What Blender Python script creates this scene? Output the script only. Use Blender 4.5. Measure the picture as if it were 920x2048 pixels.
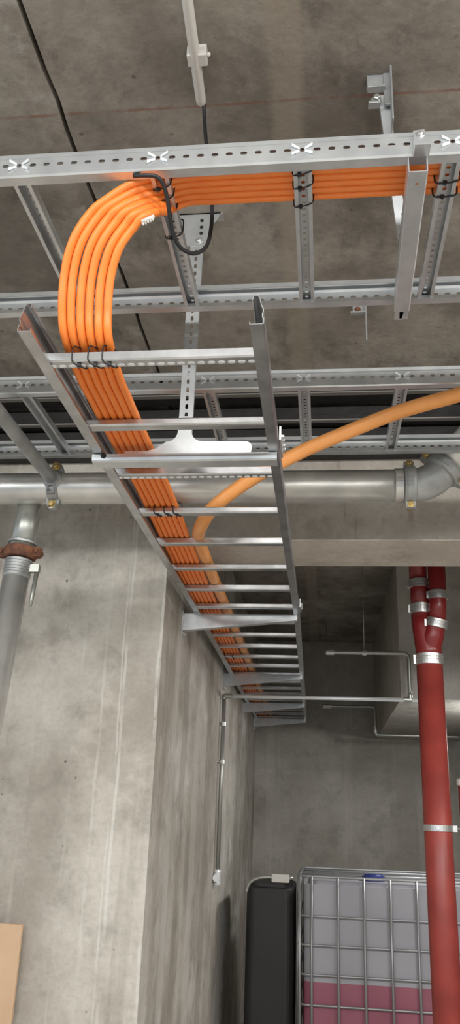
import bpy, bmesh, math, random
from mathutils import Vector, Matrix
random.seed(7)
S = bpy.context.scene
for o in list(bpy.data.objects): bpy.data.objects.remove(o)
C = S.collection
V = Vector
# ------------------------------------------------------------ camera (eye is the origin, 1.48 m above the floor)
YAW, PITCH, ROLL, FPX = 0.122417, 0.362913, 0.0386767, 1608.03
Fw = V((-math.sin(YAW)*math.cos(PITCH), math.cos(YAW)*math.cos(PITCH), math.sin(PITCH)))
R0 = V((math.cos(YAW), math.sin(YAW), 0)); U0 = R0.cross(Fw)
Rw = R0*math.cos(ROLL)+U0*math.sin(ROLL); Uw = -R0*math.sin(ROLL)+U0*math.cos(ROLL)
cam = bpy.data.cameras.new('camera'); co = bpy.data.objects.new('camera', cam); C.objects.link(co)
co.matrix_world = Matrix(((Rw.x,Uw.x,-Fw.x,0),(Rw.y,Uw.y,-Fw.y,0),(Rw.z,Uw.z,-Fw.z,0),(0,0,0,1)))
cam.sensor_fit = 'VERTICAL'; cam.sensor_height = 36; cam.lens = 36*FPX/2048; cam.clip_start = .02
S.camera = co
# ------------------------------------------------------------ light
w = bpy.data.worlds.new('world'); S.world = w; w.use_nodes = True
w.node_tree.nodes['Background'].inputs[0].default_value = (.80,.90,1,1)
w.node_tree.nodes['Background'].inputs[1].default_value = .55
def lamp(x, y, z, sx, sy, e, col=(1,.985,.95)):
    l = bpy.data.lights.new('batten_or_fill_light','AREA'); l.shape='RECTANGLE'; l.size=sx; l.size_y=sy; l.energy=e; l.color=col
    o = bpy.data.objects.new('batten_or_fill_light', l); C.objects.link(o); o.location=(x,y,z); o.rotation_euler=(math.radians(27),0,0); return o
for (x,y,e) in ((-2.5,-.5,33),(-.2,-.6,31),(2.1,-.4,64),(-1.6,-2.8,34),(1.4,-2.8,42)):
    lamp(x,y,1.45,1.4,.30,e)
o_=lamp(2.7,1.9,1.40,1.2,.30,16); o_.rotation_euler=(V((-.655,5.6,-.5))-V((2.7,1.9,1.40))).to_track_quat('-Z','Y').to_euler()  # added unseen fill light at the right, brightens the side wall
o_=lamp(1.16,5.62,.70,.5,.2,12); o_.rotation_euler=(V((-.6,6.2,-1.25))-V((1.16,5.62,.70))).to_track_quat("-Z","Y").to_euler()  # added fill under the concrete box, out of view, lifts the back room walls
S.view_settings.view_transform='Standard'; S.view_settings.look='None'; S.view_settings.gamma=1
S.view_settings.use_curve_mapping=False
S.view_settings.exposure = .55
# ------------------------------------------------------------ materials
def mat(name, col, rough=.6, metal=0., noise=None, bump=0., bscale=40, spec=.5):
    m = bpy.data.materials.new(name); m.use_nodes=True; nt=m.node_tree; b=nt.nodes['Principled BSDF']
    b.inputs['Roughness'].default_value=rough; b.inputs['Metallic'].default_value=metal
    b.inputs['Specular IOR Level'].default_value=spec
    b.inputs['Base Color'].default_value=(*col,1)
    if noise or bump:
        tc=nt.nodes.new('ShaderNodeTexCoord')
        if noise:
            sc, c2, lo, hi = noise
            n=nt.nodes.new('ShaderNodeTexNoise'); n.inputs['Scale'].default_value=sc; n.inputs['Detail'].default_value=6
            nt.links.new(tc.outputs['Object'],n.inputs['Vector'])
            r=nt.nodes.new('ShaderNodeValToRGB'); r.color_ramp.elements[0].position=lo; r.color_ramp.elements[1].position=hi
            r.color_ramp.elements[0].color=(*c2,1); r.color_ramp.elements[1].color=(*col,1)
            nt.links.new(n.outputs['Fac'],r.inputs['Fac']); nt.links.new(r.outputs['Color'],b.inputs['Base Color'])
        if bump:
            n=nt.nodes.new('ShaderNodeTexNoise'); n.inputs['Scale'].default_value=bscale; n.inputs['Detail'].default_value=5
            nt.links.new(tc.outputs['Object'],n.inputs['Vector'])
            bp=nt.nodes.new('ShaderNodeBump'); bp.inputs['Strength'].default_value=bump; bp.inputs['Distance'].default_value=.01
            nt.links.new(n.outputs['Fac'],bp.inputs['Height']); nt.links.new(bp.outputs['Normal'],b.inputs['Normal'])
    return m
class NT:
    """small helper for node graphs"""
    def __init__(s, name, rough=.85):
        s.m=bpy.data.materials.new(name); s.m.use_nodes=True; s.t=s.m.node_tree; s.b=s.t.nodes['Principled BSDF']
        s.b.inputs['Roughness'].default_value=rough; s.b.inputs['Specular IOR Level'].default_value=.25
        s.tc=s.t.nodes.new('ShaderNodeTexCoord').outputs['Object']
        sp=s.t.nodes.new('ShaderNodeSeparateXYZ'); s.t.links.new(s.tc,sp.inputs[0]); s.X,s.Y,s.Z=sp.outputs
    def L(s,a,b): s.t.links.new(a,b)
    def noise(s, scale, st=(1,1,1), detail=6, rough=.6, off=(0,0,0)):
        mp=s.t.nodes.new('ShaderNodeMapping'); mp.inputs['Scale'].default_value=st; mp.inputs['Location'].default_value=off; s.L(s.tc,mp.inputs[0])
        n=s.t.nodes.new('ShaderNodeTexNoise'); n.inputs['Scale'].default_value=scale; n.inputs['Detail'].default_value=detail; n.inputs['Roughness'].default_value=rough
        s.L(mp.outputs[0],n.inputs['Vector']); return n.outputs['Fac']
    def vor(s, scale, st=(1,1,1)):
        mp=s.t.nodes.new('ShaderNodeMapping'); mp.inputs['Scale'].default_value=st; s.L(s.tc,mp.inputs[0])
        n=s.t.nodes.new('ShaderNodeTexVoronoi'); n.inputs['Scale'].default_value=scale; s.L(mp.outputs[0],n.inputs['Vector']); return n.outputs['Distance']
    def rng(s, f, a, b, c=0., d=1.):
        n=s.t.nodes.new('ShaderNodeMapRange'); n.interpolation_type='SMOOTHSTEP'
        s.L(f,n.inputs[0]); 
        for i,v in enumerate((a,b,c,d)): n.inputs[i+1].default_value=v
        return n.outputs[0]
    def math(s, op, a, b=None, cval=None):
        n=s.t.nodes.new('ShaderNodeMath'); n.operation=op
        for i,v in enumerate((a,b,cval)):
            if v is None: continue
            if isinstance(v,(int,float)): n.inputs[i].default_value=v
            else: s.L(v,n.inputs[i])
        return n.outputs[0]
    def band(s, v, c, hw, soft, wob=None, wa=0.):
        """1 inside |v-c|<hw"""
        x=s.math('SUBTRACT',v,c)
        if wob is not None: x=s.math('ADD',x,s.math('MULTIPLY',s.math('SUBTRACT',wob,.5),wa))
        return s.rng(s.math('ABSOLUTE',x),hw,hw+soft,1,0)
    def mix(s, f, a, b):
        n=s.t.nodes.new('ShaderNodeMix'); n.data_type='RGBA'
        if isinstance(f,(int,float)): n.inputs[0].default_value=f
        else: s.L(f,n.inputs[0])
        for k,v in ((6,a),(7,b)):
            if isinstance(v,tuple): n.inputs[k].default_value=(*v,1)
            else: s.L(v,n.inputs[k])
        return n.outputs[2]
    def out(s, col, h=None, strength=.3):
        s.L(col,s.b.inputs['Base Color'])
        if h is not None:
            bp=s.t.nodes.new('ShaderNodeBump'); bp.inputs['Strength'].default_value=strength; bp.inputs['Distance'].default_value=.01
            s.L(h,bp.inputs['Height']); s.L(bp.outputs[0],s.b.inputs['Normal'])
        return s.m
def concrete(name, lo, hi, pore=.5, streak=0.):
    n=NT(name)
    f=n.rng(n.noise(1.6,detail=8,rough=.65),.36,.64)
    c=n.mix(f,lo,hi)
    g=n.rng(n.noise(7,detail=6),.52,.72)
    c=n.mix(n.math('MULTIPLY',g,.45),c,tuple(v*.62 for v in lo))
    c=n.mix(n.math('MULTIPLY',n.rng(n.noise(3.3,off=(5,2,1)),.55,.72),.45),c,tuple(min(1,v*1.22) for v in hi))
    if streak:
        st=n.rng(n.noise(1,(9,9,.25),detail=4,off=(3,1,0)),.56,.70)
        c=n.mix(n.math('MULTIPLY',st,streak),c,tuple(min(1,v*1.28) for v in hi))
        st=n.rng(n.noise(1,(16,16,.5),detail=3,off=(9,1,4)),.58,.72)
        c=n.mix(n.math('MULTIPLY',st,streak*.7),c,tuple(v*.72 for v in lo))
    p=n.math('MULTIPLY',n.rng(n.vor(13),.05,.10,1,0),n.rng(n.noise(3,off=(1,7,2)),.48,.56))
    c=n.mix(n.math('MULTIPLY',p,pore),c,tuple(v*.4 for v in lo))
    fine=n.noise(45,detail=6)
    c=n.mix(n.math('MULTIPLY',n.rng(fine,.4,.7),.18),c,tuple(v*.6 for v in lo))
    return n,c,n.noise(30,detail=8)
# ceiling: mottled brown grey with a pale form-board strip, a red chalk line and grout marks along the joint
n,c,h=concrete('ceiling_concrete',(.195,.174,.148),(.385,.352,.305),.6)
big=n.rng(n.noise(4.2,(1,.55,1),detail=7,rough=.7,off=(4,0,0)),.50,.68)
c=n.mix(n.math('MULTIPLY',big,.55),c,(.085,.075,.062))
c=n.mix(n.math('MULTIPLY',n.band(n.X,-.085,.026,.028,n.noise(5),.03),.55),c,(.38,.33,.265))
nz=n.noise(14,detail=6)
c=n.mix(n.math('MULTIPLY',n.band(n.X,-.69,.012,.05,nz,.12),n.math('MULTIPLY',n.rng(n.noise(9,off=(2,2,2)),.5,.6),.7)),c,(.42,.40,.37))
c=n.mix(n.math('MULTIPLY',n.band(n.Y,1.514,.0022,.004,n.noise(3),.006),n.rng(n.noise(12),.35,.6,.1,.55)),c,(.25,.085,.055))
CEIL=n.out(c,h,.35)
n,c,h=concrete('cast_concrete',(.36,.33,.285),(.57,.54,.49),.85,.35)
for x,hw,a in ((-.662,.004,.6),(-.80,.004,.4),(-.815,.002,.35),(-.885,.004,.3),(-.985,.003,.2)):
    f=n.math('MULTIPLY',n.band(n.X,x,hw,.003,n.noise(2.5,off=(x*9,0,0)),.03),n.math('MULTIPLY',n.rng(n.noise(2.2,off=(0,0,x*40)),.42,.58),a))
    c=n.mix(f,c,(.74,.73,.70))
for y,hw,a in ((3.62,.03,.45),(3.9,.05,-.4),(4.3,.06,.4),(4.75,.07,-.35),(5.6,.12,.3),(3.4,.03,-.35),(6.4,.12,-.25)):
    f=n.math('MULTIPLY',n.band(n.Y,y,hw,.04,n.noise(2,(1,1,.5),off=(y,0,0)),.10),abs(a))
    c=n.mix(f,c,(.66,.64,.62) if a>0 else (.27,.245,.215))
WALL=n.out(c,h,.35)
n,c,h=concrete('beam_concrete',(.33,.30,.265),(.45,.42,.375),.5)
f=n.math('MULTIPLY',n.rng(n.noise(1,(14,1,1.1),detail=4,off=(2,0,3)),.58,.68),.5)
c=n.mix(f,c,(.20,.155,.12))
BEAM=n.out(c,h,.4)
n,c,h=concrete('bounce_lit_soffit_concrete',(.55,.50,.44),(.70,.66,.60),.3)  # beam underside made paler: light bounced off the floor is put into the colour
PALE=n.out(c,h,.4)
n,c,h=concrete('back_concrete',(.38,.36,.32),(.50,.48,.44),.5,.25)
BACK=n.out(c,h,.3)
n,c,h=concrete('floor_concrete',(.46,.44,.41),(.60,.57,.53),.5)
FLOOR=n.out(c,h,.3)
ZINC=mat('galvanised_steel',(.72,.75,.77),.36,.78,(16,(.60,.63,.65),.35,.65))
ZLAD=mat('ladder_zinc',(.60,.61,.62),.28,.92,(16,(.46,.47,.48),.35,.65))
ZDULL=mat('dull_galvanised_steel',(.52,.54,.54),.5,.65,(12,(.36,.37,.37),.35,.65),.15,30)
ZPALE=mat('bright_zinc_emboss',(.88,.91,.94),.35,.4)
ZPIPE=mat('galvanised_pipe',(.74,.73,.70),.33,.70,(9,(.58,.58,.56),.35,.65),.06,25)
ORANGE=mat('orange_cable_sheath',(.92,.25,.04),.42,0,(30,(.86,.225,.04),.3,.7))
ORNG2=mat('pale_orange_conduit',(.84,.36,.11),.4,0,(18,(.76,.31,.085),.3,.7))
BLACK=mat('black_plastic',(.014,.014,.016),.45)
RED=mat('red_oxide_pipe',(.34,.052,.040),.42,0,(7,(.25,.036,.030),.35,.65),.08,20)
REDD=mat('shaded_wine_red_fitting',(.20,.018,.018),.3)  # darker fitting red, with the beam's shade put into the colour
CAGE=mat('cage_tube_zinc',(.40,.41,.42),.42,.6)
STEEL=mat('clamp_steel',(.62,.62,.61),.3,.8)
RUST=mat('rusty_iron',(.26,.105,.055),.8,.1,(25,(.11,.05,.032),.35,.65),.5,60)
BRASS=mat('yellow_zinc_bolt',(.62,.47,.20),.35,.8)
WHITEP=mat('white_plastic',(.66,.64,.60),.45)
PLY=mat('plywood',(.68,.47,.31),.6,0,(6,(.60,.40,.25),.3,.7))
BOTTLE=mat('milky_plastic',(.45,.45,.49),.45,0,(3,(.40,.40,.44),.3,.7))
LIQ=mat('pink_liquid_plastic',(.42,.145,.20),.4,0,(2.5,(.34,.10,.15),.3,.7))
DARKP=mat('dark_plastic',(.022,.021,.022),.55,0,(4,(.015,.014,.014),.3,.7))
BLUE=mat('blue_plastic',(.03,.05,.24),.4)
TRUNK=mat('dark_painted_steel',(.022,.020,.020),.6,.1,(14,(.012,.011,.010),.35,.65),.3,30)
LIP=mat('bare_steel_lip',(.30,.28,.26),.45,.5)
CHROME=mat('pipe_small_steel',(.42,.43,.40),.35,.7)
# ------------------------------------------------------------ mesh helpers
LOC={}
class MB:
    def __init__(s): s.v=[]; s.f=[]; s.smooth=[]
    def add(s, vs, fs, sm=False):
        k=len(s.v); s.v+= [V(p) for p in vs]; s.f+=[tuple(i+k for i in f) for f in fs]; s.smooth+=[sm]*len(fs); return s
    def box(s, a, b, bev=0.):
        x0,x1=sorted((a[0],b[0])); y0,y1=sorted((a[1],b[1])); z0,z1=sorted((a[2],b[2]))
        return s.prism([(x0,y0),(x1,y0),(x1,y1),(x0,y1)], lambda u,v,t:(u,v,z0+(z1-z0)*t), bev)
    def prism(s, pts, fn, bev=0.):
        if bev>0:
            q=[]; n=len(pts)
            for i,p in enumerate(pts):
                p=V(p); a=(V(pts[i-1])-p); b=(V(pts[(i+1)%n])-p)
                q+=[p+a.normalized()*min(bev,a.length*.4), p+b.normalized()*min(bev,b.length*.4)]
            pts=[tuple(p) for p in q]
        n=len(pts); vs=[fn(p[0],p[1],0) for p in pts]+[fn(p[0],p[1],1) for p in pts]
        fs=[tuple(range(n))[::-1],tuple(range(n,2*n))]+[(i,(i+1)%n,n+(i+1)%n,n+i) for i in range(n)]
        return s.add(vs,fs)
    def tube(s, pts, r, n=12, cap=True, closed=False):
        pts=[V(p) for p in pts]; m=len(pts)
        rs=r if isinstance(r,(list,tuple)) else [r]*m
        T=[]
        for i in range(m):
            a=pts[(i-1)%m] if (closed or i>0) else pts[i]; b=pts[(i+1)%m] if (closed or i<m-1) else pts[i]
            T.append((b-a).normalized())
        u=T[0].orthogonal().normalized(); vs=[]
        for i in range(m):
            u=(u-T[i]*u.dot(T[i])).normalized(); v=T[i].cross(u)
            for k in range(n):
                a=2*math.pi*k/n; vs.append(pts[i]+(u*math.cos(a)+v*math.sin(a))*rs[i])
        fs=[]
        for i in range(m if closed else m-1):
            j=(i+1)%m
            for k in range(n): fs.append((i*n+k,i*n+(k+1)%n,j*n+(k+1)%n,j*n+k))
        s.add(vs,fs,True)
        if cap and not closed:
            s.add(vs[:n],[tuple(range(n))[::-1]]); s.add(vs[-n:],[tuple(range(n))])
        return s
    def lathe(s, o, ax, prof, n=24):
        """prof: list of (distance along ax, radius)"""
        o=V(o); ax=V(ax).normalized(); return s.tube_r(o,ax,prof,n)
    def tube_r(s,o,ax,prof,n):
        u=ax.orthogonal().normalized(); v=ax.cross(u); vs=[]
        for d,r in prof:
            for k in range(n):
                a=2*math.pi*k/n; vs.append(o+ax*d+(u*math.cos(a)+v*math.sin(a))*r)
        m=len(prof)
        fs=[(i*n+k,i*n+(k+1)%n,(i+1)*n+(k+1)%n,(i+1)*n+k) for i in range(m-1) for k in range(n)]
        s.add(vs,fs,False)
        s.add(vs[:n],[tuple(range(n))[::-1]]); s.add(vs[-n:],[tuple(range(n))])
        return s
    def sheet(s, prof, L, fn, seg=None, slots=(), sl=(.007,.004), cut=None):
        """open folded sheet: prof [(a,b)...] swept along length L; fn(s,a,b)->xyz. seg gets oval holes at slots."""
        for i in range(len(prof)-1):
            p,q=prof[i],prof[i+1]
            P=lambda t,k: fn(t, p[0]+(q[0]-p[0])*k, p[1]+(q[1]-p[1])*k)
            if i!=seg or not slots:
                s.add([P(0,0),P(L,0),P(L,1),P(0,1)],[(0,1,2,3)]); continue
            W=math.hypot(q[0]-p[0],q[1]-p[1]); sl_=sorted(slots, key=lambda e:e[0] if isinstance(e,tuple) else e)
            cs=[(e if isinstance(e,tuple) else (e,)+sl) for e in sl_]
            prev=0
            for j,(c0,ha,hb) in enumerate(cs):
                nx=(c0+cs[j+1][0])/2 if j<len(cs)-1 else L
                cv=.5 if cut is None else cut
                ring=[]; 
                for g in (-60,-20,20,60): ring.append((c0+(ha-hb)+hb*math.cos(math.radians(g)), cv*W+hb*math.sin(math.radians(g))))
                ring+= [(c0+.33*(ha-hb),cv*W+hb),(c0-.33*(ha-hb),cv*W+hb)]
                for g in (120,160,200,240): ring.append((c0-(ha-hb)+hb*math.cos(math.radians(g)), cv*W+hb*math.sin(math.radians(g))))
                ring+= [(c0-.33*(ha-hb),cv*W-hb),(c0+.33*(ha-hb),cv*W-hb)]
                rc=[(nx,0),(nx,W/3),(nx,2*W/3),(nx,W),(c0+ha*.5,W),(c0-ha*.5,W),(prev,W),(prev,2*W/3),(prev,W/3),(prev,0),(c0-ha*.5,0),(c0+ha*.5,0)]
                vs=[P(a,b/W) for a,b in ring]+[P(a,b/W) for a,b in rc]
                s.add(vs,[(k,12+k,12+(k+1)%12,(k+1)%12) for k in range(12)])
                prev=nx
        return s
    def build(s, name, m, parent=None, loc=None, solid=0., label=None, smooth_angle=None, bevel=0.):
        me=bpy.data.meshes.new(name); 
        base=V(LOC[parent.name]) if parent else V(loc if loc is not None else (sum((p for p in s.v),V())/len(s.v)))
        me.from_pydata([tuple(p-base) for p in s.v],[],s.f); me.update()
        for i,p in enumerate(me.polygons): p.use_smooth=s.smooth[i]
        bm=bmesh.new(); bm.from_mesh(me); bmesh.ops.remove_doubles(bm,verts=bm.verts,dist=1e-5)
        bmesh.ops.recalc_face_normals(bm,faces=bm.faces); bm.to_mesh(me); bm.free()
        o=bpy.data.objects.new(name,me); C.objects.link(o); me.materials.append(m)
        if parent: o.parent=parent
        else: o.location=base
        LOC[o.name]=tuple(base)
        if solid:
            md=o.modifiers.new('sheet','SOLIDIFY'); md.thickness=solid; md.offset=0
        if bevel:
            md=o.modifiers.new('bevel','BEVEL'); md.width=bevel; md.segments=2; md.limit_method='ANGLE'
        if label: o['label']=label
        return o
def thing(name, label, cat, loc=(0,0,0), group=None):
    o=bpy.data.objects.new(name,None); C.objects.link(o); o.location=loc; o.empty_display_size=.05
    LOC[o.name]=tuple(loc); tag(o,label,cat,group); return o
def tag(o, label, cat, group=None):
    o['label']=label; o['category']=cat
    if group: o['group']=group
    return o
def struct(o): o['kind']='structure'; return o
def smoothpts(pts, k=8):
    pts=[V(p) for p in pts]; q=[2*pts[0]-pts[1]]+pts+[2*pts[-1]-pts[-2]]; out=[]
    for i in range(1,len(q)-2):
        a,b,c,d=q[i-1:i+3]
        for j in range(k):
            t=j/k; out.append(.5*((2*b)+(c-a)*t+(2*a-5*b+4*c-d)*t*t+(3*b-a-3*c+d)*t**3))
    out.append(pts[-1]); return out
def ray(x,y): return Fw+Rw*((x-460)/FPX)+Uw*((1024-y)/FPX)
def bolt(mb, p, ax, r=.006, h=.005):
    ax=V(ax).normalized(); mb.lathe(p,ax,[(0,r*1.7),(.0015,r*1.7),(.0016,r),(h,r),(h+.001,r*.7)],6)
# ------------------------------------------------------------ structure
H=1.68; FZ=-1.48; WX=-.655; YC=3.22; YB=8.05; XR=1.40; ZB=1.106
struct(MB().box((-6,-6,FZ-.2),(4,YB+.3,FZ)).build('floor',FLOOR,loc=(0,0,FZ)))
cb=MB()
jx=[]; y=-6.; 
while y<3.3:
    jx.append((y,-.662+random.uniform(-.0035,.0035))); y+= .09
for sgn in (0,1):
    for i in range(len(jx)-1):
        (ya,xa),(yb,xb)=jx[i],jx[i+1]
        off=-.006 if sgn==0 else .006
        X0=-6 if sgn==0 else 4
        vs=[(X0,ya,H),(xa+off,ya,H),(xb+off,yb,H),(X0,yb,H)]
        cb.add(vs,[(0,1,2,3)])
        cb.add([(xa+off,ya,H),(xb+off,yb,H),(xb+off,yb,H+.2),(xa+off,ya,H+.2)],[(0,1,2,3)])
cb.box((-6,-6,H+.2),(4,3.3,H+.25)); cb.box((-6,3.3,H),(4,YB+.3,H+.25))
struct(cb.build('ceiling',CEIL,loc=(0,0,0)))
struct(MB().box((-6,YC,FZ),(WX,YB+.3,H)).build('wall_left',WALL,loc=(0,0,0)))
struct(MB().box((WX,YB,FZ),(XR,YB+.3,H)).build('wall_back',BACK,loc=(0,0,0)))
struct(MB().box((XR,YC+.36,FZ),(4,YB+.3,H)).build('wall_right',BACK,loc=(0,0,0)))
# beam across the opening, with a thin ragged slab underneath, paler to carry bounced light
bb=MB().box((WX,YC,ZB),(4,YC+.362,H))
struct(bb.build('trim_1',BEAM,loc=(0,0,0)))
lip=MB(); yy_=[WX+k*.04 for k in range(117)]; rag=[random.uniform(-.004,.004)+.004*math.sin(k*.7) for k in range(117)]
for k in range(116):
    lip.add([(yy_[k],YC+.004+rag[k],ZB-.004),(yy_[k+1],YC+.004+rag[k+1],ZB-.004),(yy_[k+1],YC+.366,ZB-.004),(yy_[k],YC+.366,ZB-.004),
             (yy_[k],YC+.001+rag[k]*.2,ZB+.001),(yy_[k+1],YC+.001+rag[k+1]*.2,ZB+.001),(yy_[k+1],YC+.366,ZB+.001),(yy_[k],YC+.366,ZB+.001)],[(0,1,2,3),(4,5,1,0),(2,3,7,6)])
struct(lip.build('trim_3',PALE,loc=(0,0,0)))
struct(MB().box((.495,5.32,.750),(XR,YB,H)).build('trim_2',BACK,loc=(0,0,0)))
struct(MB().box((4,-6,FZ),(4.2,YC+.4,H)).build('wall_side',WALL,loc=(0,0,0)))
# dark steel profiles stacked along the top of beam and column
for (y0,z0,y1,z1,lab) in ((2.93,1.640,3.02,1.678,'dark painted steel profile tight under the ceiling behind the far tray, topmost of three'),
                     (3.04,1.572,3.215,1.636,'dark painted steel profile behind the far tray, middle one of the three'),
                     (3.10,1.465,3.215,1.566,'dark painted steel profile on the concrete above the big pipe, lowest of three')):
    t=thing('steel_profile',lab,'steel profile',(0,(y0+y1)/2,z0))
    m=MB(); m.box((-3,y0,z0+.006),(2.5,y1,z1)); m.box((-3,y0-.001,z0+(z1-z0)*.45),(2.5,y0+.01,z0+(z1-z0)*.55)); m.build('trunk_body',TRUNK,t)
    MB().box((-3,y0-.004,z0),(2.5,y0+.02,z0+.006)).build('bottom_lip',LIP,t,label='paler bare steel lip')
# ------------------------------------------------------------ ladder type trays hung under the ceiling (run along X)
RZ=1.24
def rail_prof(h=.066,d=.025):
    # (depth towards the inside, height)
    return [(d,.009),(d,0),(.003,0),(0,.003),(0,.012),(0,.046),(.004,.052),(.004,h-.004),(.008,h),(d-.004,h),(d-.002,h-.014)]
def cross_rung(x, ya, yb, z, m=None, w=.037, hh=.020):
    m=m or MB(); L=yb-ya
    pr=[(-w/2+.008,0),(-w/2,0),(-w/2,hh),(w/2,hh),(w/2,0),(w/2-.008,0)]
    n_=int(L/.02); sl=[(L/2+(k-(n_-1)/2)*.02,.0035,.0075) for k in range(n_)]
    # ovals lie across the rung: swap roles by using long half size across
    return m.sheet(pr,L,lambda s_,a,b:(x+a,ya+s_,z+b),2,[(c0,.0045,.0044) for c0,_,_ in sl] if False else [(c0,.0046,.0045) for c0,_,_ in sl],cut=.5)
def ladder_tray(y0,y1,x0,x1,phase,label,group):
    t=thing('cable_tray',label,'cable tray',((x0+x1)/2,(y0+y1)/2,RZ),group)
    xs=[]; k=math.ceil((x0-phase)/.2975)
    while phase+k*.2975<x1: xs.append(phase+k*.2975); k+=1
    P=.02975
    for side,yy,dr in ((0,y0,1),(1,y1,-1)):
        sl=[]; 
        j=math.ceil((x0+.02-phase)/P)
        while phase+j*P<x1-.02:
            c0=phase+j*P-x0
            sl.append((c0,.0052,.005) if j%10==0 else (c0,.0073,.0042)); j+=1
        m=MB(); pr=rail_prof()
        m.sheet(pr,x1-x0,lambda s_,a,b:(x0+s_,yy+dr*a,RZ+b),4,sl,cut=None)
        m.build('side_rail',ZINC,t,solid=.0014)
    for x in xs:
        cross_rung(x,y0+.003,y1-.003,RZ+.002).build('rung',ZINC,t,solid=.0014)
        for yy,dr in ((y0,-1),(y1,1)):
            m=MB()
            for sx in (-1,1):
                for sz in (-1,1):
                    a=V((x+sx*.0055,yy+dr*.0012,RZ+.029+sz*.003)); b=V((x+sx*.021,yy+dr*.005,RZ+.029+sz*.0115))
                    m.add([a+V((0,0,.0032)),a-V((0,0,.0026)),b-V((0,0,.0045)),b+V((0,0,.003))],[(0,1,2,3)])
                    
            m.build('crimp',ZPALE,t,solid=.0012,label='bright cross of punched metal tabs')
    return t
ladder_tray(1.266,1.766,-2.2,1.9,-.037,'galvanised ladder tray nearest the camera, carrying the orange cables','ceiling trays') if False else None
T1=ladder_tray(1.266,1.766,-1.6,1.3,-.037,'near galvanised ladder tray carrying the six orange cables to the right',None)
T2=ladder_tray(2.172,2.668,-2.6,1.9,-.055,'far empty galvanised ladder tray running just in front of the big steel pipe',None)
# ------------------------------------------------------------ hanging cable ladder (runs along Y), three lengths
LZ=.89
def cx(y):   # centre line of the ladder
    if y<1.9: return -.3565
    if y<3.62: return -.3565+(y-1.9)/1.72*.004
    return -.3525-(y-3.62)*.011
LPR=[(.024,.006),(.024,0),(0,0),(-.003,.001),(-.003,.013),(0,.015),(0,.024),(-.002,.026),(-.002,.034),(.002,.042),(.005,.056),(.008,.063),(.013,.066),(.018,.064),(.020,.055)]
def ladder(y0,y1,ys,label):
    t=thing('cable_ladder',label,'cable ladder',(cx((y0+y1)/2),(y0+y1)/2,LZ),None)
    for sgn in (-1,1):
        m=MB(); L=y1-y0; xa,xb=cx(y0+1e-4),cx(y1-1e-4)
        m.sheet(LPR,L,lambda s_,a,b:(xa+(xb-xa)*s_/L+sgn*(.243-a),y0+s_,LZ+b))
        m.build('side_rail',ZLAD,t,solid=.0016)
    for i,y in ys:
        xa,xb=cx(y)-.238,cx(y)+.238; w_=.030; m=MB(); z=LZ+.004
        hh=.020
        if i%2==0: pr=[(-w_/2,hh),(-w_/2,.003),(-w_/2+.003,0),(w_/2-.003,0),(w_/2,.003),(w_/2,hh)]
        else: pr=[(-w_/2+.004,hh),(-w_/2,hh-.004),(-w_/2,.005),(-w_/2+.003,.001),(-w_/2+.008,0),(w_/2-.003,0),(w_/2,.003),(w_/2,hh)]
        m.sheet(pr,xb-xa,lambda s_,a,b:(xa+s_,y+a,z+b))
        r=m.build('rung',ZLAD,t,solid=.0014)
        if i in (0,2):
            d=MB(); k=0; x=xa+.02
            while x<xb-.01:
                n_=10; vs=[]
                for q in range(n_):
                    a=2*math.pi*q/n_; vs.append((x+.0075*math.cos(a),y+.004+.0042*math.sin(a),z-.0022))
                for q in range(n_):
                    a=2*math.pi*q/n_; vs.append((x+.009*math.cos(a),y+.004+.0056*math.sin(a),z-.0005))
                d.add(vs,[tuple(range(n_))]+[(q,(q+1)%n_,n_+(q+1)%n_,n_+q) for q in range(n_)]); x+=.0215
            d.build('embossed_ovals',ZPALE,r,label='row of bright pressed ovals')
    return t
RY=[1.449+.3025*k for k in range(22)]
ys=list(enumerate(RY))
L1=ladder(1.313,1.8995,[e for e in ys if e[1]<1.88],'shortest front length of the hanging cable ladder, its cut end open below the near tray')
L2=ladder(1.9005,3.62,[e for e in ys if 1.92<e[1]<3.61],'middle length of the cable ladder between the hanger crossbar and first wall bracket')
L3=ladder(3.625,7.85,[e for e in ys if 3.63<e[1]<7.84],'farthest length of the cable ladder receding along the concrete side wall')
# splice plates at the joints
def splice(y,sgn,label):
    x=cx(y-.01)+sgn*.250
    t=thing('splice_plate',label,'splice plate',(x,y,LZ+.03))
    m=MB().box((x-.002,y-.055,LZ+.012),(x+.003*1,y+.055,LZ+.05)); m.build('plate',ZINC,t)
    for dy in (-.038,-.015,.015,.038):
        b=MB(); bolt(b,(x+sgn*.003,y+dy,LZ+.03),(sgn,0,0),.005,.006); b.build('bolt',STEEL,t)
splice(1.90,-1,'steel splice plate on the left ladder rail at the hanger crossbar')
splice(1.90,1,'steel splice plate with bolts on the right ladder rail at the hanger crossbar')
splice(3.62,1,'small steel splice plate on the right ladder rail at the first wall bracket')
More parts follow.
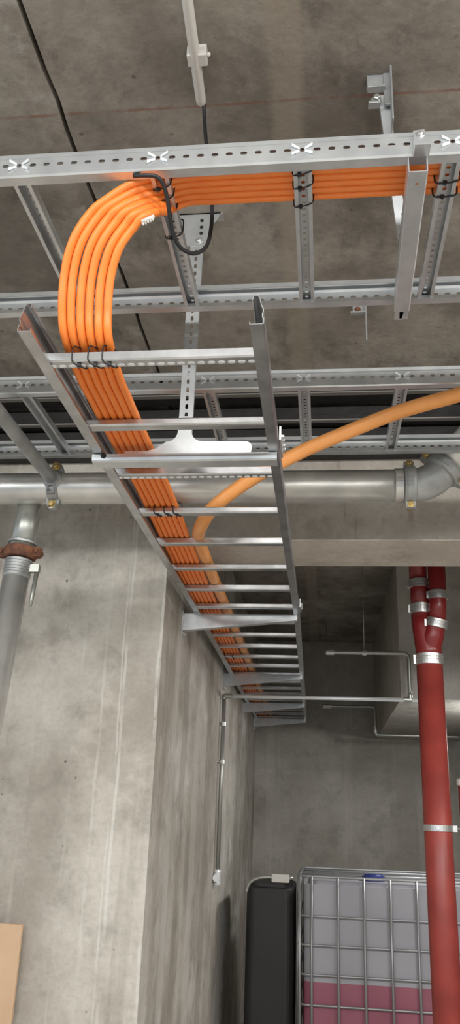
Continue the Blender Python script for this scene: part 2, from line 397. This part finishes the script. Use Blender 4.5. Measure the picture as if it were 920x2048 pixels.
# wall cantilever brackets
for i,y in enumerate((3.66,5.32,6.72,7.80)):
    xr=cx(y)+.235; lab=('bright tapered cantilever bracket under the ladder, nearest of the four on the wall','second tapered cantilever bracket from the camera, above the wall conduit elbow','third tapered cantilever bracket from the camera, just behind the long thin conduit','farthest tapered cantilever bracket at the very end of the ladder')[i]
    t=thing('cantilever_bracket',lab,'bracket',(WX,y,LZ-.04))
    zt=LZ-.001; x0=WX+.006
    m=MB(); m.sheet([(0,0),(0,1),(.034,1)],1,lambda s_,a,b:(x0+(xr-x0)*s_, y+a, zt-(1-b)*(.078-.052*s_)))
    m.sheet([(0,0),(.034,0)],1,lambda s_,a,b:(x0+(xr-x0)*s_, y+a, zt-(.078-.052*s_)))
    m.sheet([(0,0),(.034,0)],.045/(.078),lambda s_,a,b:(xr, y+a, zt-.026+s_*.026/.58)) if False else None
    m.build('arm',ZINC,t,solid=.0022)
    m=MB().box((WX,y-.018,zt-.105),(WX+.006,y+.055,zt+.012)); m.build('wall_plate',ZINC,t,bevel=.001)
    for yy in (y-.007,y+.045):
        b=MB(); bolt(b,(WX+.006,yy,zt-.09),(1,0,0),.006,.008); b.build('anchor_bolt',STEEL,t)
# ------------------------------------------------------------ hanger of the ladder: ceiling plate, slotted strip, T foot and crossbar
t=thing('ladder_hanger','slotted steel strip hanging from the ceiling and carrying the ladder on a T shaped crossbar','hanger',(-.365,1.90,H))
HY=1.90
m=MB(); prof=[(-.437,H),(-.430,H-.028),(-.412,H-.045),(-.400,H-.075),(-.394,H-.118),(-.325,H-.118),(-.322,H-.075),(-.316,H-.04),(-.303,H-.022),(-.295,H)]
m.prism(prof,lambda u,v,t_:(u,HY-.003+.003*t_,v)); m.box((-.437,HY-.003,H-.004),(-.290,HY+.03,H))
m.build('ceiling_plate',ZINC,t)
b=MB(); bolt(b,(-.357,HY-.003,H-.100),(0,-1,0),.007,.006)
b.build('bolt_head',STEEL,t)
for za in (.075,.052,.028): MB().lathe((-.351,HY-.003,H-za),(0,-1,0),[(0,.0055),(.001,.0055)],12).build('punched_hole',BLACK,t,label='dark punched hole')
L=H-.118-.93
n_=int((L-.02)/.0255)
m=MB().sheet([(-.0185,.006),(-.0185,0),(.0185,0),(.0185,.006)],L,lambda s_,a,b_:(-.3625+a+(-.0035)*s_/L*5*(-1 if False else .0)+(.010-.012*s_/L if False else 0),HY+b_,H-.118-s_),1,[(.02+k*.0255,.0080,.0042) for k in range(n_)])
m.build('strip',ZINC,t,solid=.0016)
def arc(cx_,cz_,r,a0,a1,n=6): return [(cx_+r*math.cos(math.radians(a0+(a1-a0)*k/n)),cz_+r*math.sin(math.radians(a0+(a1-a0)*k/n))) for k in range(n+1)]
tp=[(-.381,1.00)]+arc(-.411,.955,.030,0,-90)+[(-.440,.905),(-.46,.899),(-.52,.899)]+[(-.52,.890),(-.185,.890)]+arc(-.200,.905,.018,0,90,4)+arc(-.314,.955,.030,-90,-180)+[(-.344,1.00)]
m=MB().prism(tp,lambda u,v,t_:(u,HY-.006+.003*t_,v)); m.build('foot_plate',ZINC,t)
m=MB().sheet([(.034,.004),(.034,.0),(-.003,0),(-.008,.003),(-.010,.010),(-.010,.019),(-.006,.021),(.004,.021)],.49,lambda s_,a,b_:(-.606+s_,HY+a-.004,.8675+b_)); m.build('crossbar',ZINC,t,solid=.002)
b=MB(); bolt(b,(-.575,HY-.014,.882),(0,-1,0),.005,.004); b.build('crossbar_bolt',BLACK,t)
# ------------------------------------------------------------ right bracket carrying the near tray
t=thing('tray_hanger','steel post from the ceiling holding a channel arm under the near tray at the right','hanger',(.15,1.46,H))
m=MB(); m.box((.112,1.455,H-.003),(.168,1.50,H)); m.box((.112,1.455,H-.050),(.150,1.459,H))
m.box((.112,1.44,H-.055),(.152,1.459,H-.048)); m.box((.112,1.44,H-.105),(.140,1.459,H-.098)); m.box((.150,1.452,H-.10),(.168,1.458,H))
m.box((.164,1.43,H-.165),(.168,1.50,H)); m.build('ceiling_bracket',ZDULL,t,bevel=.001)
b=MB(); bolt(b,(.132,1.455,H-.082),(0,-1,0),.008,.012); b.build('bracket_bolt',STEEL,t)
pa,pb=V((.149,1.462,H-.06)),V((.186,1.520,1.245)); d=(pb-pa); L=d.length; d.normalize(); sx_=V((1,0,0)); sx_=(sx_-d*sx_.dot(d)).normalized(); sy_=d.cross(sx_)
m=MB().sheet([(-.011,.012),(-.011,0),(.011,0),(.011,.012)],L,lambda s_,a,b_:pa+d*s_+sx_*a+sy_*b_*(1 if sy_.y>0 else -1)); m.build('post',ZINC,t,solid=.002)
m=MB().tube(smoothpts([(.183,1.512,1.31),(.190,1.512,1.29),(.194,1.512,1.255),(.192,1.512,1.228),(.182,1.512,1.225),(.178,1.512,1.25)],6),.003,8); m.build('hook',STEEL,t)
AY0,AY1=1.262,1.73; AXn,AXf=.190,.199
m=MB().sheet([(-.018,.040),(-.018,.002),(-.016,0),(.016,0),(.018,.002),(.018,.040)],AY1-AY0,lambda s_,a,b_:(AXn+(AXf-AXn)*s_/(AY1-AY0)+a,AY0+s_,1.195+b_),2,[(.034,.004,.0038),(.50,.004,.0038)]); m.build('channel_arm',ZINC,t,solid=.002)
m=MB().prism([(.182,1.233),(.184,1.295),(.206,1.297),(.212,1.240),(.208,1.232)],lambda u,v,t_:(u,1.258+.003*t_,v)); m.box((.182,1.230,1.230),(.212,1.261,1.233)); m.build('hook_plate',ZINC,t)
b=MB(); bolt(b,(.196,1.258,1.284),(0,-1,0),.0055,.006); b.build('rail_bolt',STEEL,t)
t=thing('anchor_bracket','small unused steel anchor bracket on the ceiling between the two trays','bracket',(.14,2.39,H))
m=MB(); m.box((.108,2.385,H-.035),(.15,2.388,H)); m.box((.100,2.37,H-.040),(.15,2.388,H-.034)); m.box((.150,2.37,H-.150),(.154,2.41,H)); m.build('plate',ZDULL,t)
b=MB(); bolt(b,(.125,2.385,H-.018),(0,-1,0),.007,.008); b.build('bolt_head',RUST,t)
# ------------------------------------------------------------ the six orange cables
def conv(o,i,zc): return ray((o[0]+i[0])/2,(o[1]+i[1])/2)*zc, V(Rw*(o[0]-i[0])-Uw*(o[1]-i[1])).normalized()
ctrl=[]   # (centre, direction towards the outer cable, pitch)
for x in (1.25,.9,.6,.26,.1,-.1,-.22): ctrl.append((V((x,1.352,1.2715)),V((0,-1,0)),.0184))
ctrl.append((V((-.31,1.357,1.2712)),V((-.10,-1,0)),.0184))
ctrl.append(conv((204,396),(308,431),1.69)+(.0187,))
ctrl.append(conv((165,425),(279,462),1.69)+(.0187,))
ctrl.append(conv((136,480),(248,499),1.69)+(.0187,))
ctrl.append(conv((122,548),(229,552),1.70)+(.0187,))
ctrl.append(conv((118,620),(222,620),1.705)+(.0187,))
p,_=conv((123,680),(226,680),1.72); ctrl.append((p,V((-1,0,.04)),.0187))
def bx(y):
    tab=[(1.45,-.500),(1.75,-.505),(2.05,-.507),(2.4,-.512),(2.75,-.525),(3.1,-.533),(3.6,-.538),(7.9,-.582)]
    for (a,u),(b,v) in zip(tab,tab[1:]):
        if y<=b: return u+(v-u)*(max(y,a)-a)/(b-a)
    return tab[-1][1]
for y in (1.56,1.66,1.75,1.9,2.1,2.3,2.6,2.9,3.2,3.6,4.4,5.4,6.4,7.2,7.9): ctrl.append((V((bx(y),y,LZ+.004+.020+.0105)),V((-1,0,0)),.0184))
kk=7
cs_=smoothpts([c_[0] for c_ in ctrl],kk); ds_=smoothpts([c_[1] for c_ in ctrl],kk); ps_=smoothpts([(c_[2],0,0) for c_ in ctrl],kk)
names=['outermost','second','third','fourth','fifth','innermost']
for k in range(6):
    off=2.5-k; pts=[]
    for i,(c_,d_,p_) in enumerate(zip(cs_,ds_,ps_)):
        a=max(0,min(1,(i/kk-2)/6)); w_=0
        # in the bend the cables bunch in pairs: small gaps after every second cable
        pair={0:.0028,1:.0026,2:.0002,3:-.0002,4:-.0026,5:-.0028}[k]
        bend=max(0,1-abs(i/kk-10.5)/3.5)
        pts.append(c_+d_.normalized()*(off*p_.x+pair*bend+w_)+V((0,0,random.uniform(-.0002,.0002))))
    o=MB().tube(pts,.0091,14).build('orange_cable',ORANGE,loc=tuple(pts[60]))
    tag(o,'thin orange cable, '+(names[k]+' of the six' if k in (0,5) else names[k]+' from the outer side')+' in the big bend','cable','orange power cables')
# pale orange conduit
cp=[ray(x,y)*z for x,y,z in ((1120,742,2.10),(990,768,2.25),(915,790,2.35),(800,823,2.45),(700,862,2.5),(600,905,2.55),(500,960,2.58),(430,1012,2.60),(403,1050,2.68))]
zc_=LZ+.004+.020+.024
cp+=[V((-.446,2.72,zc_)),V((-.450,2.9,zc_)),V((-.456,3.3,zc_)),V((-.460,3.8,zc_)),V((-.474,5.2,zc_)),V((-.488,6.5,zc_)),V((-.502,7.8,zc_))]
o=MB().tube(smoothpts(cp,8),.0225,18).build('orange_conduit',ORNG2,loc=tuple(cp[8]))
tag(o,'thick pale orange conduit sweeping in from the right and lying beside the thin cables','conduit')
# ------------------------------------------------------------ cable ties
def tie(cen, a, b, ha, hb, skew, label, group, r=.0016, head=1):
    cen=V(cen); a=V(a).normalized(); b=V(b).normalized(); n_=a.cross(b); pts=[]
    for k in range(28):
        t_=2*math.pi*k/28; c_,s_=math.cos(t_),math.sin(t_)
        u=math.copysign(abs(c_)**.45,c_)*ha; v=math.copysign(abs(s_)**.45,s_)*hb
        pts.append(cen+a*u+b*v+n_*(skew*u/ha))
    t=thing('cable_tie',label,'cable tie',tuple(cen),group)
    MB().tube(pts,r,6,closed=True).build('strap',BLACK,t)
    h=cen-b*(hb+.001)-a*ha*.3
    m=MB().box(h-V((.004,.0035,.003)),h+V((.004,.0035,.003))); m.tube([h,h-V((0,0,.009))],.0012,5); m.build('tie_head',BLACK,t)
g='black ties on the first ladder rung'
for x,l in ((-.514,'leftmost of the three black ties on the front ladder rung'),(-.479,'middle of the three black ties on the front ladder rung'),(-.448,'rightmost of the three black ties on the front ladder rung')):
    tie((x,RY[0],LZ+.021),(0,1,0),(0,0,1),.0168,.0215,.014,l,g)
g='black ties on the fourth ladder rung'
for x,l in ((-.520,'leftmost of three black ties just before the thick conduit meets the ladder'),(-.487,'middle of three black ties just before the thick conduit meets the ladder'),(-.458,'rightmost of three black ties just before the thick conduit meets the ladder')):
    tie((x,RY[3],LZ+.024),(0,1,0),(0,0,1),.0172,.022,.012,l,g,.002)
for x,l in ((-.575,'left of two tiny black ties on the ladder rung near the second wall bracket'),(-.53,'right of two tiny black ties on the ladder rung near the second wall bracket')):
    tie((x,RY[11],LZ+.024),(0,1,0),(0,0,1),.0172,.022,.010,l,'black ties near the second wall bracket',.002)
g='black ties on the tray rung above the ladder end'
for y,l in ((1.300,'nearest of three black ties on the middle rung of the near tray'),(1.338,'middle of three black ties on the middle rung of the near tray'),(1.392,'farthest of three black ties on the middle rung of the near tray')):
    tie((-.037,y,RZ+.021),(1,0,0),(0,0,1),.0215,.022,.006,l,g)
g='black ties on the left tray rung'
for y,l in ((1.318,'nearest of four black ties around the rung where the cables start to bend'),(1.352,'second of four black ties around the rung where the cables start to bend'),(1.392,'third of four black ties around the rung where the cables start to bend'),(1.47,'farthest black tie holding the thin black cable to the rung by the bend')):
    tie((-.3345,y,RZ+.020),(1,0,0),(0,0,1),.0215,.023,.008,l,g,.0018)
tie((.2605,1.345,RZ+.021),(1,.35,0),(0,0,1),.023,.022,.012,'black tie crossing the tray rung at the right edge of the photo','cable tie',.002)
tie((.2605,1.385,RZ+.021),(1,.35,0),(0,0,1),.023,.022,.010,'second black tie on the tray rung at the right edge, farther from the camera','cable tie',.002)
# thin black cable
bp=[ray(x,y)*z for x,y,z in ((407,196,2.0),(409,240,1.99),(413,290,1.95),(421,340,1.91),(424,400,1.88),(423,450,1.84),(413,492,1.80),(388,507,1.77),(360,494,1.745),(345,462,1.72),(339,425,1.695),(334,395,1.68),(326,368,1.665),(312,353,1.655),(290,351,1.655),(268,352,1.67))]
o=MB().tube(smoothpts(bp,6),.0046,10).build('black_cable',BLACK,loc=tuple(bp[7]))
tag(o,'thin black cable dropping from the white ceiling tube and looping up to the tray rung','cable')
# torn white tag
m=MB(); c0=ray(297,440)*1.66
for k in range(5):
    a=c0+Rw*(-.012+.005*k)+Uw*(-.004+.0024*k); m.tube([a,a+Rw*.0015-Uw*.007+Fw*.002*(k%2)],[.0030,.0022],6)
m.tube([c0-Rw*.014-Uw*.004,c0+Rw*.012+Uw*.008],.0042,8)
o=m.build('crumpled_tape',WHITEP,loc=tuple(c0)); tag(o,'crumpled scrap of white tape on the inner side of the orange cable bend','tape')
# ------------------------------------------------------------ white ceiling tube
t=thing('ceiling_tube','white plastic tube on the ceiling at the top of the photo','tube',(-.29,1.2,1.66))
MB().tube([(-.276,.45,1.655),(-.280,1.0,1.655),(-.2935,1.47,1.655),(-.294,1.482,1.655),(-.2942,1.488,1.655)],[.0128,.0128,.0128,.0115,.007],16).build('tube_body',WHITEP,t)
m=MB(); m.box((-.308,1.34,1.645),(-.262,1.372,1.680)); m.tube([(-.262,1.350,1.66),(-.256,1.356,1.66)],.006,8); m.build('clip',WHITEP,t,bevel=.003,label='white plastic clip around the tube')
# ------------------------------------------------------------ big horizontal pipe with couplings, elbow and branch
PY,PZ,PR=2.76,1.156,.0600
t=thing('steel_pipe','large galvanised pipe running across in front of the concrete beam','pipe',(-1,PY,PZ))
MB().tube([(-2.6,PY,PZ),(.325,PY,PZ)],PR,40).build('pipe_run',ZPIPE,t)
m=MB(); m.lathe((.262,PY,PZ),(1,0,0),[(0,PR+.001),(.002,PR+.003),(.030,PR+.003),(.031,PR-.002)],40); m.build('grooved_end',ZPIPE,t)
cpts=[]; 
for k in range(11):
    a=math.radians(52*k/10); cpts.append((.325+.135*math.sin(a),PY,PZ+.135*(1-math.cos(a))))
e=V(cpts[-1]); d=(V(cpts[-1])-V(cpts[-2])).normalized()
MB().tube(cpts,[PR+.001]+[PR+.002]*10,40).build('elbow',ZDULL,t)
MB().tube([e,e+d*.6],PR,32).build('rising_pipe',ZPIPE,t)
def coupling(o,ax,name_label,parent=None,r=PR,mat_=None,w_=.040,up=(0,0,1)):
    mat_=mat_ or ZDULL; o=V(o); ax=V(ax).normalized()
    tt=thing('pipe_coupling',name_label,'pipe coupling',tuple(o))
    m=MB(); m.lathe(o-ax*w_/2,ax,[(0,r+.002),(.003,r+.011),(w_*.2,r+.012),(w_*.25,r+.014),(w_*.75,r+.014),(w_*.8,r+.012),(w_-.003,r+.011),(w_,r+.002)],32)
    u=V(up).normalized(); v=ax.cross(u)
    for s_ in (1,-1):
        c_=o+u*s_*(r+.016)
        pr=[(-.019,-.012),(-.019,.007),(-.012,.016),(.012,.016),(.019,.007),(.019,-.012)]
        m.prism(pr,lambda a,b_,t_,c_=c_,s_=s_:c_+v*a+u*s_*b_+ax*(t_-.5)*w_*.8,.003)
    m.build('housing',mat_,tt,bevel=.0015)
    for s_ in (1,-1):
        b=MB(); p=o+u*s_*(r+.020); b.tube([p-v*.034,p+v*.034],.0048,8); bolt(b,p-v*.020,-v,.0085,.010); bolt(b,p+v*.020,v,.0085,.008)
        b.build('bolt',BRASS if mat_ is not RUST else RUST,tt,label='yellow bolt' if mat_ is not RUST else 'rusty bolt')
    return tt
coupling((.316,PY,PZ),(1,0,0),'grey grooved coupling with yellow bolts between the big pipe and its elbow',w_=.044)
coupling(e+d*.012,d,'grey grooved coupling at the right edge where the elbow turns upward',w_=.044,up=d.cross(V((0,1,0))))
# branch with saddle clamp
bxx=-1.012
t=thing('branch_pipe','narrow grey pipe slanting in from the left edge to the clamp on the big pipe','pipe',(bxx,2.3,PZ+.01))
MB().tube([(bxx-.002,1.55,PZ+.012),(bxx,PY-PR-.002,PZ+.012)],.0235,20).build('pipe_run',ZDULL,t)
t=thing('saddle_clamp','cast grey saddle clamp with two yellow bolts joining the narrow pipe to the big one','pipe clamp',(bxx,PY,PZ))
m=MB(); m.lathe((bxx-.022,PY,PZ),(1,0,0),[(0,PR+.001),(.004,PR+.009),(.040,PR+.009),(.044,PR+.001)],32)
m.lathe((bxx,PY-PR+.012,PZ+.012),(0,-1,0),[(0,.040),(.014,.036),(.020,.030),(.030,.029)],20)
for s_ in (1,-1):
    m.prism([(-.026,0),(-.026,.018),(-.014,.044),(.014,.044),(.026,.018),(.026,0)],lambda a,b_,t_,s_=s_:(bxx+a,PY-.030+.024*t_,PZ+s_*(PR-.010+b_)),.004)
m.box((bxx-.016,PY-PR-.014,PZ-.045),(bxx-.010,PY-PR+.004,PZ-.008)); m.box((bxx+.010,PY-PR-.014,PZ-.045),(bxx+.016,PY-PR+.004,PZ-.008)); m.box((bxx-.016,PY-PR-.014,PZ-.047),(bxx+.016,PY-PR+.006,PZ-.041))
m.build('saddle',ZDULL,t,bevel=.0015)
for s_ in (1,-1):
    b=MB(); bolt(b,(bxx,PY-.034,PZ+s_*(PR+.018)),(0,-1,0),.0105,.016); b.build('bolt',BRASS,t,label='yellow bolt')
m=MB().tube(smoothpts([(bxx-.012,PY-.04,PZ-PR-.02),(bxx-.004,PY-.05,PZ-PR-.038),(bxx+.014,PY-.05,PZ-PR-.036),(bxx+.018,PY-.04,PZ-PR-.018)],5),.003,8); m.build('wire_loop',STEEL,t)
# vertical drop pipe at the left
DX,DYY,DR=-1.118,PY+.05,.0495
DA=V((.055,0,1)).normalized(); DB=V((DX,DYY,.80))-V((.030,0,0))
def dp(z): return DB+DA*(z-.80)
t=thing('drop_pipe','vertical galvanised pipe in front of the wall at the left edge','pipe',(DX,DYY,0))
MB().tube([dp(FZ),dp(.82)],DR,32).build('pipe_run',ZPIPE,t)
prof=[(0,DR)]
for k in range(6): prof+=[(.004+k*.011,DR+.003),(.009+k*.011,DR+.003),(.010+k*.011,DR),(.014+k*.011,DR)]
MB().lathe(dp(.815),DA,prof,32).build('threaded_end',ZDULL,t)
MB().tube([dp(.90),dp(PZ)],DR-.004,28).build('riser',CHROME,t)
tt=coupling(dp(.912),DA,'rusty iron coupling on the vertical pipe at the left edge',r=DR,mat_=RUST,w_=.045,up=(1,0,0))
m=MB(); m.lathe(dp(.945),DA,[(0,DR+.001),(.002,DR+.006),(.010,DR+.006),(.012,DR)],32); m.build('top_ring',ZDULL,tt,label='grey ring')
q=dp(.85)+V((.055,0,0))
m=MB(); m.box(q-V((.02,.012,.015)),q+V((.03,.012,.015))); m.tube([q+V((.022,0,0)),q+V((.014,0,-.12)),q+V((.013,0,-.145))],[.009,.008,.0055],10); m.build('clamp_rod',CHROME,tt,label='short grey hanging rod')
# ------------------------------------------------------------ plywood board leaning on the wall
m=MB().box((-1.75,3.17,FZ),(-1.093,3.188,-.392)); o=m.build('plywood_board',PLY,loc=(-1.4,3.18,FZ),bevel=.002)
tag(o,'light brown plywood board standing against the wall at the lower left','board')
# ------------------------------------------------------------ conduits in the back room
cxx=WX+.024
t=thing('wall_conduit','thin grey conduit running down the side wall to a pale tee fitting','conduit',(cxx,5.2,0))
MB().tube([(cxx,5.2,.715),(cxx,5.2,-.30)],.0125,12).build('conduit_run',CHROME,t)
m=MB(); m.lathe((cxx,5.2,-.375),(0,0,1),[(0,.020),(.012,.022),(.013,.019),(.070,.019),(.071,.022),(.082,.020)],14); m.lathe((cxx-.0,5.2,-.335),(-.0,-1,0),[(0,.017),(.045,.017),(.046,.021),(.06,.021)],14); m.build('tee_fitting',ZPALE,t,label='pale tee fitting at the bottom end')
for z in (.31,.54):
    m=MB(); m.lathe((cxx,5.2,z),(0,0,1),[(0,.018),(.024,.018)],12); m.tube([(WX,5.2,z+.012),(cxx,5.2,z+.012)],.007,8); 
    if z<.4: m.tube([(WX+.004,5.15,z+.012),(WX+.004,5.25,z+.012)],.006,6)
    m.build('pipe_clip',STEEL,t)
t=thing('cross_conduit','long thin pale conduit crossing the back room below the ladder brackets','conduit',(0,5.2,.723))
MB().tube([(cxx+.02,5.2,.727),(.74,5.2,.727)],.0125,12).build('conduit_run',ZPALE,t)
MB().tube(smoothpts([(cxx,5.2,.708),(cxx,5.2,.722),(cxx+.012,5.2,.727),(cxx+.05,5.2,.727)],5),.018,12).build('elbow_fitting',CHROME,t)
m=MB(); m.lathe((.50,5.2,.727),(1,0,0),[(0,.018),(.05,.018)],12); m.lathe((.54,5.2,.727),(0,0,1),[(0,.017),(.03,.017)],12); m.build('tee_fitting',CHROME,t)
t=thing('hung_conduit','short grey conduit hung on rods left of the red pipe, higher of the two','conduit',(.25,5.2,1.02))
MB().tube(smoothpts([(.012,5.2,1.018),(.25,5.2,1.018),(.49,5.2,1.018),(.525,5.2,1.012),(.54,5.2,.985),(.54,5.2,.90),(.54,5.2,.762)],6),.013,12).build('conduit_run',CHROME,t)
for x,l_ in ((.02,.05),(.25,.025)): MB().lathe((x,5.2,1.018),(1,0,0),[(0,.018),(l_,.018)],12).build('socket',STEEL,t)
m=MB()
m.tube([(.262,5.2,1.02),(.262,5.2,H)],.0025,6)
m.build('hanging_rod',CHROME,t)
t=thing('low_conduit','grey conduit in the back bending down and running under the concrete box','conduit',(.43,7.3,.9))
MB().tube(smoothpts([(-.007,7.3,.950),(.25,7.3,.952),(.42,7.3,.955),(.445,7.3,.94),(.448,7.3,.91),(.448,7.3,.75),(.455,7.3,.724),(.48,7.3,.716),(.8,7.3,.716),(1.2,7.3,.716)],6),.014,12).build('conduit_run',CHROME,t)
MB().lathe((.0,7.3,.950),(1,0,0),[(0,.020),(.07,.020)],12).build('socket',STEEL,t); MB().lathe((.448,7.3,.735),(0,0,1),[(0,.020),(.05,.020)],12).build('socket',STEEL,t)
MB().tube([(.03,7.3,.95),(.03,7.3,H)],.0025,6).build('hanging_rod',CHROME,t); MB().tube([(1.0,7.3,.716),(1.0,7.3,.752)],.006,6).build('hanging_rod',CHROME,t)
# ------------------------------------------------------------ red cast iron pipe
RY_=4.0; RX=.514; RR=.0625
t=thing('red_pipe','red cast iron drain stack with a Y branch and metal bands at the right','drain pipe',(RX,RY_,0))
MB().tube([(RX,RY_,FZ),(RX,RY_,.745)],RR,36).build('stack',RED,t)
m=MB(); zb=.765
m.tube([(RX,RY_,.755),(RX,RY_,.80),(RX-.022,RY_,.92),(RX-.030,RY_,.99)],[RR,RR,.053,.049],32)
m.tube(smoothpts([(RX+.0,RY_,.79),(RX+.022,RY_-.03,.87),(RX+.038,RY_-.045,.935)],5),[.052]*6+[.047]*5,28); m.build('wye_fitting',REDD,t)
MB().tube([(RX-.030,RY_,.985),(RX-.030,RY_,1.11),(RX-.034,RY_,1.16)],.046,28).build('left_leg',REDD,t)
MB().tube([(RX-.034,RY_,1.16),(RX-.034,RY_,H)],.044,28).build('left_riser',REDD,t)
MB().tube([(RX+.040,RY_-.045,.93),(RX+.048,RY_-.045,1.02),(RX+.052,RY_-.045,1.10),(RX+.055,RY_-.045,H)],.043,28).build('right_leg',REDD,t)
def band(p,r,w_,ax=(0,0,1),lab=None):
    ax=V(ax).normalized(); m=MB(); m.lathe(V(p)-ax*w_/2,ax,[(0,r+.002),(.001,r+.006),(w_*.28,r+.006),(w_*.32,r+.003),(w_*.42,r+.003),(w_*.46,r+.006),(w_*.56,r+.006),(w_*.6,r+.003),(w_*.7,r+.003),(w_*.74,r+.006),(w_-.001,r+.006),(w_,r+.002)],32)
    q=V(p)+V((-(r+.008),-.01,0)); m.box(q-V((.006,.006,w_*.4)),q+V((.004,.012,w_*.4)))
    return m.build('coupling_band',STEEL,t)
band((RX,RY_,.752),RR,.052); band((RX-.030,RY_,1.005),.048,.050); band((RX-.033,RY_,1.135),.046,.044)
band((RX+.040,RY_-.045,.925),.047,.042,(.22,-.15,.95)); band((RX+.052,RY_-.045,1.065),.043,.042)
z=-.011
m=MB(); m.lathe((RX,RY_,z-.014),(0,0,1),[(0,RR+.001),(.001,RR+.005),(.027,RR+.005),(.028,RR+.001)],32); m.box((RX+RR,RY_-.012,z-.013),(RX+RR+.022,RY_+.012,z+.013)); m.tube([(RX+RR+.01,RY_,z),(RX+.25,RY_,z)],.006,8); m.tube([(RX-.01,RY_-RR-.004,z),(RX-.01,RY_-RR-.016,z)],.009,8); m.build('pipe_clamp',STEEL,t)
t=thing('short_red_pipe','dark red vertical pipe with a white cap at the right edge','pipe',(.63,RY_+.1,0))
MB().tube([(.652,RY_+.1,FZ),(.652,RY_+.1,.185)],.022,20).build('pipe_run',RED,t)
MB().lathe((.652,RY_+.1,.180),(0,0,1),[(0,.026),(.004,.029),(.026,.029),(.03,.02)],20).build('end_cap',WHITEP,t)
# ------------------------------------------------------------ intermediate bulk container
TX0,TY0,TZ=-.150,5.40,-.318
t=thing('bulk_container','caged white plastic tank part filled with pink liquid on the floor','container',(TX0+.6,TY0+.5,FZ))
x0,x1,y0,y1=TX0,TX0+1.2,TY0,TY0+1.0
liq=-.885
def rbox(m,a,b,r):
    pts=[]
    for (cx0,cy0,a0) in ((b[0]-r,b[1]-r,0),(a[0]+r,b[1]-r,90),(a[0]+r,a[1]+r,180),(b[0]-r,a[1]+r,270)):
        for k in range(6): an=math.radians(a0+90*k/5); pts.append((cx0+r*math.cos(an),cy0+r*math.sin(an)))
    return m.prism(pts,lambda u,v,t_:(u,v,a[2]+(b[2]-a[2])*t_))
m=MB(); rbox(m,(x0+.025,y0+.025,liq),(x1-.025,y1-.025,TZ-.045),.06); rbox(m,(x0+.07,y0+.07,TZ-.045),(x1-.07,y1-.07,TZ-.025),.05); m.build('bottle',BOTTLE,t)
m=MB(); rbox(m,(x0+.025,y0+.025,FZ+.13),(x1-.025,y1-.025,liq),.06); m.build('liquid_filled_bottle',LIQ,t,label='lower part showing the pink liquid')
m=MB(); m.lathe((x0+.46,y0+.25,TZ-.03),(0,0,1),[(0,.07),(.035,.07),(.036,.06),(.045,.055)],24); m.build('screw_lid',BLUE,t,label='blue screw lid')
b=.0085
zs=[TZ,-.535,-.690,-.845,-1.0,-1.15,-1.32]
for z in zs:
    rr=b if z==TZ else b*.8
    pts=[]
    R_=.05
    for (cx0,cy0,a0) in ((x1-R_,y1-R_,0),(x0+R_,y1-R_,90),(x0+R_,y0+R_,180),(x1-R_,y0+R_,270)):
        for k in range(5): an=math.radians(a0+90*k/4); pts.append((cx0+R_*math.cos(an),cy0+R_*math.sin(an),z))
    MB().tube(pts,rr,8,closed=True).build('cage_hoop',CAGE,t)
vx=[x0+.004,x0+.074]+[x0+.074+.156*k for k in range(1,8)]
for x in vx:
    if x<x1: MB().tube([(x,y0-.012,FZ+.12),(x,y0-.012,TZ)],b,8).build('cage_upright',CAGE,t)
    if x<x1: MB().tube([(x,y1+.012,FZ+.12),(x,y1+.012,TZ)],b,6).build('cage_upright',CAGE,t)
for k in range(1,6):
    y=y0+k/6; MB().tube([(x0-.012,y,FZ+.12),(x0-.012,y,TZ)],b,6).build('cage_upright',CAGE,t)
for y in (y0+.30,y0+.70): MB().tube([(x0,y,TZ),(x1,y,TZ)],b,8).build('top_bar',CAGE,t)
m=MB(); 
for yy in (y0,y0+.45,y1-.1): m.box((x0,yy,FZ),(x1,yy+.1,FZ+.10))
m.box((x0,y0,FZ+.10),(x1,y1,FZ+.12)); m.build('pallet',STEEL,t)
# dark container at its left
dx0,dx1,dy0=-.478,-.190,5.45
t=thing('dark_container','tall black container with a grey tube rim, squeezed between the wall and caged tank','container',(-.33,dy0+.3,FZ))
m=MB(); rbox(m,(dx0,dy0,FZ),(dx1,dy0+.7,TZ-.075),.05); m.build('tank_body',DARKP,t,bevel=.012)
m=MB(); rbox(m,(dx0+.02,dy0+.02,TZ-.075),(dx1-.02,dy0+.68,TZ-.055),.05); m.build('top_panel',DARKP,t)
pts=[(dx1,dy0-.005,TZ-.018),(dx0+.13,dy0-.005,TZ-.018),(dx0+.06,dy0-.005,TZ-.030),(dx0+.016,dy0-.005,TZ-.060),(dx0,dy0-.005,TZ-.11)]
MB().tube(smoothpts(pts,5),.010,8).build('rim_tube',CHROME,t)
MB().box((dx0+.155,dy0-.022,TZ-.045),(dx0+.265,dy0+.03,TZ+.0)).build('rim_clip',WHITEP,t,bevel=.006,label='pale plastic clip on the rim')
